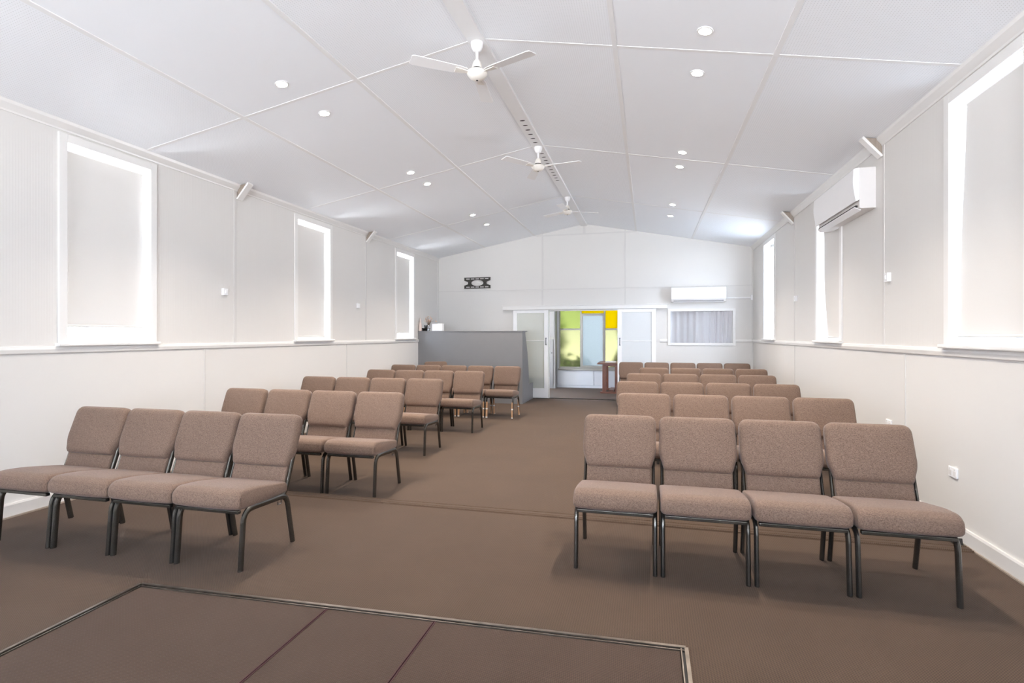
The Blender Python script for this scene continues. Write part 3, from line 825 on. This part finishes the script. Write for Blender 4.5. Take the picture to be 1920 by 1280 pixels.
# ------------------------------------------------------------------ chairs
def leg_mb(sx, front):
    """half of the bent side frame: a leg with its bend"""
    x = sx * .247
    if front: pts = [(-.250, 0, 0), (-.222, .33, .09), (-.105, .375, .0)]
    else: pts = [(.268, 0, 0), (.205, .33, .085), (.10, .365, .0)]
    if front: pts[1] = (-.222, .378, .085)
    else: pts[1] = (.198, .362, .075)
    path = [(x, y, z) for y, z in bez(pts, 6)]
    return MB().tube(path, 0.0145, .021, side=(1, 0, 0), n=10)
def seat_mb():
    side = round_poly([(-.250, .386, .02), (-.288, .40, .02), (-.300, .455, .04), (-.262, .515, .05), (-.10, .505, .06), (.205, .452, .03), (.205, .375, .02), (0, .372, .05)][::-1], 5)
    # polygon must run ccw in (y,z)
    area = sum(side[i - 1][0] * side[i][1] - side[i][0] * side[i - 1][1] for i in range(len(side)))
    if area < 0: side = side[::-1]
    rings = []
    hw = .2605
    for x, ins in ((-hw, .022), (-hw + .005, .012), (-hw + .014, .005), (-hw + .032, .0), (-.12, -.003), (0, -.004), (.12, -.003), (hw - .032, 0), (hw - .014, .005), (hw - .005, .012), (hw, .022)):
        rings.append([(x, y, z) for y, z in inset_box(side, ins)])
    return MB().loops(rings)
BO = Vector((0, .205, .425)); BD = Vector((0, .165, .455)).normalized(); BN = Vector((0, -BD.z, BD.y))   # back plane: origin, up, forward
def back_xf():
    return Matrix(((1, 0, 0, BO.x), (0, BD.y, BN.y, BO.y), (0, BD.z, BN.z, BO.z), (0, 0, 0, 1)))
def pad_mb():
    w1, w2, w0 = .257, .2615, .226
    out = round_poly([(-w0, .122, .025), (w0, .122, .025), (w0 + .012, .165, .02), (w2, .235, .04), (w1, .505, .062), (-w1, .505, .062), (-w2, .235, .04), (-w0 - .012, .165, .02)], 6)
    rings = []
    for ins, ww in ((.008, -.020), (0, -.010), (0, .022), (.005, .038), (.014, .050), (.026, .057)):
        rings.append([(x, y, ww) for x, y in inset_box(out, ins)])
    last = rings[-1]; cx = 0; cy = .32
    for k, ww in ((.85, .061), (.6, .064), (.3, .066), (.04, .0665)):
        rings.append([(cx + (x - cx) * k, cy + (y - cy) * k, ww) for x, y, _ in last])
    first = rings[0]
    rings = [[(cx + (x - cx) * k, cy + (y - cy) * k, -.022) for x, y, _ in first] for k in (.04, .9)] + rings
    return MB().loops(rings).xf(back_xf())
def panel_mb():
    w0 = .226
    out = round_poly([(-w0, -.02, .01), (w0, -.02, .01), (w0, .15, .01), (-w0, .15, .01)], 2)
    rings = [[(x, y, ww) for x, y in inset_box(out, ins)] for ins, ww in ((.008, -.012), (0, -.006), (0, .010), (.006, .017), (.02, .021))]
    return MB().loops(rings).xf(back_xf())
def make_chair():
    c = thing('stacking_chair', 'x', 'chair')
    seat_mb().build('seat', M['fabric'], c, smooth=60)
    pad_mb().build('backrest', M['fabric'], c, smooth=60)
    panel_mb().build('lower_back', M['fabric'], c, smooth=60)
    for sx in (-1, 1):
        leg_mb(sx, True).build('leg', M['steel'], c, smooth=True)
        leg_mb(sx, False).build('leg', M['steel'], c, smooth=True)
        MB().tube([(sx * .247, -.108, .375), (sx * .247, .102, .365)], 0.0145, .021, n=10).build('side_rail', M['steel'], c, smooth=True)
        MB().tube([(sx * .243, .17, .362), (sx * .241, .20, .39), (sx * .241, .222, .44), (sx * .241, .262, .55), (sx * .241, .335, .75)], .011, .016, n=8).build('back_upright', M['steel'], c, smooth=True)
    MB().box(-.237, .237, -.262, -.232, .362, .384).build('front_bar', M['steel'], c, bevel=.004)
    MB().box(-.237, .237, .13, .155, .345, .365).build('rear_bar', M['steel'], c, bevel=.004)
    MB().tube([(.252, .10, .338), (.252, .10, .318), (.252, .135, .318), (.252, .135, .345)], .004, n=6).build('linking_clip', M['chrome'], c)
    return c
proto = make_chair()
wrapped = copy_tree(proto)
for o in [q for q in wrapped.children if q.name.startswith('leg')]:
    vs = [v.co for v in o.data.vertices]
    low = [v for v in vs if v.z < .002]; cx = sum(v.x for v in low) / len(low); cy = sum(v.y for v in low) / len(low)
    ty = cy + (.022 if cy < 0 else -.040)
    bb = MB()
    sgn = 1 if cx > 0 else -1; cx -= .006 * sgn
    bb.tube([(cx, cy, .004), (cx, (cy + ty) / 2, .14), (cx, ty, .29)], .019, .025, n=8)
    wr = tag(bb.build('leg_wrap', M['card'], o), 'tan cardboard sleeve with white edges')
    q = MB(); q.tube([(cx, cy + (ty - cy) * .55, .155), (cx, cy + (ty - cy) * .6, .178)], .0198, .026, n=8); q.tube([(cx, cy, .006), (cx, cy + .002, .022)], .0198, .026, n=8)
    o2 = q.build('tape_band', M['tape'], o)

def ordinal(k): return ('first', 'second', 'third', 'fourth', 'fifth')[k]
ROWS = [
    # (side, row words, foot line y, boundaries along x, rotation jitter)
    ('right', 'front row', 3.475, (-.475, .058, .588, 1.130, 1.690), 'near'),
    ('right', 'second row', 5.04, (-.315, .22, .767, 1.32, 1.87), ''),
    ('right', 'third row', 6.49, (-.407, .125, .668, 1.222, 1.775), ''),
    ('right', 'fourth row', 7.99, (-.333, .177, .739, 1.28, 1.83), ''),
    ('right', 'fifth row', 9.53, (-.17, .358, .895, 1.475, 2.02), ''),
    ('right', 'last row', 11.49, (-.63, -.104, .446, .997, 1.526, 2.076), ''),
    ('left', 'front row', 2.892, (-4.615, -4.075, -3.54, -3.02, -2.49), 'near'),
    ('left', 'second row', 4.50, (-4.60, -4.03, -3.47, -2.955, -2.42), ''),
    ('left', 'third row', 6.22, (-4.84, -4.28, -3.73, -3.20, -2.67), ''),
    ('left', 'fourth row', 7.84, (-4.70, -4.185, -3.66, -3.136, -2.60), ''),
    ('left', 'last row', 9.36, (-5.03, -4.48, -3.94, -3.41, -2.88, -2.33), 'wrapped'),
]
looks = {'front row': 'brown-taupe', 'second row': 'taupe', 'third row': 'brown', 'fourth row': 'brown', 'fifth row': 'brown', 'last row': 'brown'}
used = {'plain': False, 'wrap': False}
for side, rw, fy, bd, extra in ROWS:
    m = len(bd) - 1
    for k in range(m):
        src, key = (wrapped, 'wrap') if extra == 'wrapped' else (proto, 'plain')
        c = src if not used[key] else copy_tree(src)
        used[key] = True
        pitch = max(.530, (bd[-1] - bd[0]) / m)
        x = (bd[0] + bd[-1]) / 2 + (k - (m - 1) / 2) * pitch
        c.location = (x, fy + .25 + random.uniform(-.006, .006), 0)
        c.rotation_euler = (0, 0, 0)
        aisle = (k == m - 1) if side == 'left' else (k == 0)
        wall = (k == 0) if side == 'left' else (k == m - 1)
        pos = m - 1 - k if side == 'left' else k       # counted from the aisle
        place = 'aisle end of' if aisle else ('wall end of' if wall else '%s from aisle in' % ordinal(pos))
        extra_txt = ' with cardboard-wrapped legs' if extra == 'wrapped' else ''
        c['label'] = '%s padded chair%s, %s the %s %s of aisle' % (looks[rw], extra_txt, place, rw, side)
        c['category'] = 'chair'
        c['group'] = '%s chairs %s of the aisle' % (rw, side)
c = copy_tree(proto); c.location = (-4.44, 11.02, 0); c.rotation_euler = (0, 0, .55)
c['label'] = 'lone padded chair turned sideways against the grey partition behind the last left row'; c['category'] = 'chair'
if 'group' in c: del c['group']

# ------------------------------------------------------------------ floor hatch with metal edging
def hy(x): return HYL + (HYR - HYL) * (x - HX0) / (HX1 - HX0)
seams = [(-1.706, -1.706), (-1.088, -1.075)]
e = .028
xs = [HX0 + e, -1.706, -1.085, HX1 - e]
for i, lab in enumerate(('large carpeted hatch panel at the left inside the metal edging', 'narrow darker carpeted hatch panel in the middle between two maroon seams', 'carpeted hatch panel at the right inside the metal edging')):
    x0, x1 = xs[i] + (.003 if i else 0), xs[i + 1] - (.003 if i < 2 else 0)
    o = thing('hatch_panel', lab, 'floor panel', ((x0 + x1) / 2, HY0 + .03, -.03))
    cx = (x0 + x1) / 2; yb = -(HY0 + .03)
    def quad(a, c_): return [(a - cx, 0.0), (c_ - cx, 0.0), (c_ - cx, hy(c_) - e + yb), (a - cx, hy(a) - e + yb)]
    l = x0 + (.005 if i else 0); r = x1 - (.005 if i < 2 else 0)
    MB().prism(quad(l, r), 'z', 0.0, .028).build('carpet_top', M['carpet2'], o)
    if i: MB().prism(quad(x0, l), 'z', 0, .031).build('edge_binding', M['maroon'], o)
    if i < 2: MB().prism(quad(r, x1), 'z', 0, .031).build('edge_binding', M['maroon'], o)
o = thing('metal_edging', 'worn metal angle edging framing the carpeted floor hatch', 'edging', ((HX0 + HX1) / 2, HYL, 0))
cx = (HX0 + HX1) / 2
def edge(p, q, nrm, nm):
    """double-lipped angle along p-q; nrm points into the hatch"""
    P, Q, n2 = Vector(p), Vector(q), Vector(nrm)
    b = MB(); g = MB()
    def strip(mb, a0, a1, z0, z1):
        cs = [P + n2 * a0, Q + n2 * a0, Q + n2 * a1, P + n2 * a1]
        mb.loops([[(c_.x - cx, c_.y - HYL, z0) for c_ in cs], [(c_.x - cx, c_.y - HYL, z1) for c_ in cs]])
    strip(b, -.012, .006, -.001, .006); strip(b, .018, .024, -.03, .003)
    ob = b.build(nm, M['metal'], o)
    strip(g, .006, .018, -.03, -.006); g.build('groove', M['dark'], ob)
dx = Vector((HX1 - HX0, HYR - HYL)).normalized()
edge((HX0, HYL), (HX1, HYR), (dx.y, -dx.x), 'front_edge')
edge((HX0, HY0), (HX0, HYL), (1, 0), 'side_edge')
edge((HX1, HY0), (HX1, HYR), (-1, 0), 'side_edge')

# small dark wedge by the right skirting
o = MB().prism([(-.07, 0), (.07, 0), (.07, .008), (-.06, .045)], 'x', -.025, .025)
tag(o.build('door_wedge', M['black'], None, bevel=.003, loc=(2.145, 4.56, 0.0085)), 'small black door wedge on the carpet beside the right skirting', 'wedge')

# ------------------------------------------------------------------ outside, behind the obscured panes, and an added daylight slab
struct(MB().box(-3.3, .4, 15.6, 22, -.6, -.45).build('ground', M['ground']))
struct(MB().box(2.42, 40, -12, 15.0, -.6, -.45).build('added_daylight_slab', M['slabpale']))  # unseen slab added to cut and soften daylight through the right windows
def shrub(loc, r, label, nl=420):
    b = MB()
    for k in range(nl):
        d = Vector((random.gauss(0, 1), random.gauss(0, 1), random.gauss(0, 1))).normalized()
        p_ = Vector((d.x * r[0], d.y * r[1], d.z * r[2])) * random.uniform(.45, 1) + Vector((0, 0, r[2]))
        a1 = d.orthogonal().normalized(); a2 = d.cross(a1); s = random.uniform(.05, .10)
        a = random.uniform(0, 6.28); u = a1 * math.cos(a) + a2 * math.sin(a); v_ = d.cross(u) + d * .4
        b.add([p_, p_ + u * s + v_ * s * .4, p_ + v_ * s * 1.8, p_ - u * s + v_ * s * .4], [(0, 1, 2), (0, 2, 3)])
    o = thing('shrub', label, 'shrub', loc)
    b.build('foliage', M['leaf'], o)
    MB().tube([(0, 0, -.02), (0.02, 0, r[2] * .8)], .03, n=8).build('stem', M['bark'], o)
    return o
shrub((-3.15, 17.2, -.45), (.62, .4, 1.55), 'tall green shrub outside, behind the lime glass pane', 1300)
shrub((-2.15, 16.3, -.45), (.55, .3, .70), 'low green shrub outside, behind the lower yellow pane')
o = thing('tree', 'leaning bare tree outside, behind the right yellow pane', 'tree', (-1.15, 16.5, -.45))
MB().tube([(0, 0, -.03), (.08, 0, .9), (.42, 0, 1.6), (.70, .05, 2.1), (.85, .1, 2.9)], .10, n=10).build('trunk', M['bark'], o, smooth=True)
MB().tube([(.40, 0, 1.55), (.25, .05, 2.2), (.3, .1, 2.9)], .045, n=8).build('branch', M['bark'], o, smooth=True)

# unseen slab added over the rear windows to shut out sky light (behind the camera)
struct(MB().box(-4.6, 1.8, YN - 3.6, YN - T, 3.2, 3.3).build('added_sky_shield', M['white']))

# ------------------------------------------------------------------ light
wld = bpy.data.worlds.new('World'); sc.world = wld; wld.use_nodes = True
bg = wld.node_tree.nodes['Background']
wn = wld.node_tree
wtc = N(wn, 'ShaderNodeTexCoord'); wsp = N(wn, 'ShaderNodeSeparateXYZ'); wn.links.new(wtc.outputs['Generated'], wsp.inputs[0])
wmr = N(wn, 'ShaderNodeMapRange'); wmr.inputs[1].default_value = -.12; wmr.inputs[2].default_value = .05
wn.links.new(wsp.outputs[2], wmr.inputs[0])
wmx = N(wn, 'ShaderNodeMix', data_type='RGBA')          # added glow below the horizon to lift the ceiling, milky sky above
wmx.inputs[6].default_value = (21.0, 21.6, 23.0, 1); wmx.inputs[7].default_value = (7.0, 8.4, 10.6, 1)
wn.links.new(wmr.outputs[0], wmx.inputs[0]); wn.links.new(wmx.outputs[2], bg.inputs[0]); bg.inputs[1].default_value = 1.0

def spot(x, y, e, col, ang=118):
    l = bpy.data.lights.new('downlight_beam', 'SPOT'); l.energy = e; l.color = col
    l.spot_size = math.radians(ang); l.spot_blend = 1.0; l.shadow_soft_size = .05
    o = bpy.data.objects.new('downlight_beam', l); C.objects.link(o); o.location = (x, y, ceil_z(x) - .03)
    return o
for x, y, lab, seen in DL:
    spot(x, y, 120, (1.0, .91, .80))
def portal(loc, rot, sx, sy):
    l = bpy.data.lights.new('daylight_portal', 'AREA'); l.shape = 'RECTANGLE'; l.size = sx; l.size_y = sy
    l.cycles.is_portal = True
    o = bpy.data.objects.new('daylight_portal', l); C.objects.link(o); o.location = loc; o.rotation_euler = rot
for a, c in ADDED_REAR: portal(((a + c) / 2, YN - .12, 1.95), (PI / 2, 0, 0), c - a, 2.3)
for a, c in LW: portal((XL - .17, (a + c) / 2, (WZ0 + WZ1) / 2), (0, -PI / 2, 0), WZ1 - WZ0, c - a)
for a, c in RW: portal((XR + .17, (a + c) / 2, (WZ0 + WZ1) / 2), (0, PI / 2, 0), WZ1 - WZ0, c - a)
portal((XL - .17, 13.3, 1.0), (0, -PI / 2, 0), 2.0, .6)
portal((-1.5, YB + .15, 1.4), (-PI / 2, 0, 0), 2.0, 1.7)
portal((-4.175, YB + .15, 1.475), (-PI / 2, 0, 0), 1.45, 1.95)
portal((1.4, YB + .15, 1.6), (-PI / 2, 0, 0), 1.0, 1.2)

# ------------------------------------------------------------------ camera
f_px = 1010.0
cd = bpy.data.cameras.new('Camera'); cam = bpy.data.objects.new('Camera', cd); C.objects.link(cam)
cd.sensor_width = 36.0; cd.lens = 36.0 * f_px / 1920.0
cd.shift_y = -12.0 / 1920.0
cam.location = (0, 0, 1.5)
cam.rotation_euler = (PI / 2, 0, math.atan(255.0 / f_px))
cd.clip_start = .05
sc.camera = cam
sc.view_settings.view_transform = 'Standard'; sc.view_settings.look = 'None'
sc.view_settings.exposure = 1.2; sc.view_settings.gamma = 1.0; sc.view_settings.use_curve_mapping = False
sc.cycles.max_bounces = 14; sc.cycles.diffuse_bounces = 8; sc.cycles.transparent_max_bounces = 16
sc.cycles.sample_clamp_indirect = 8.0
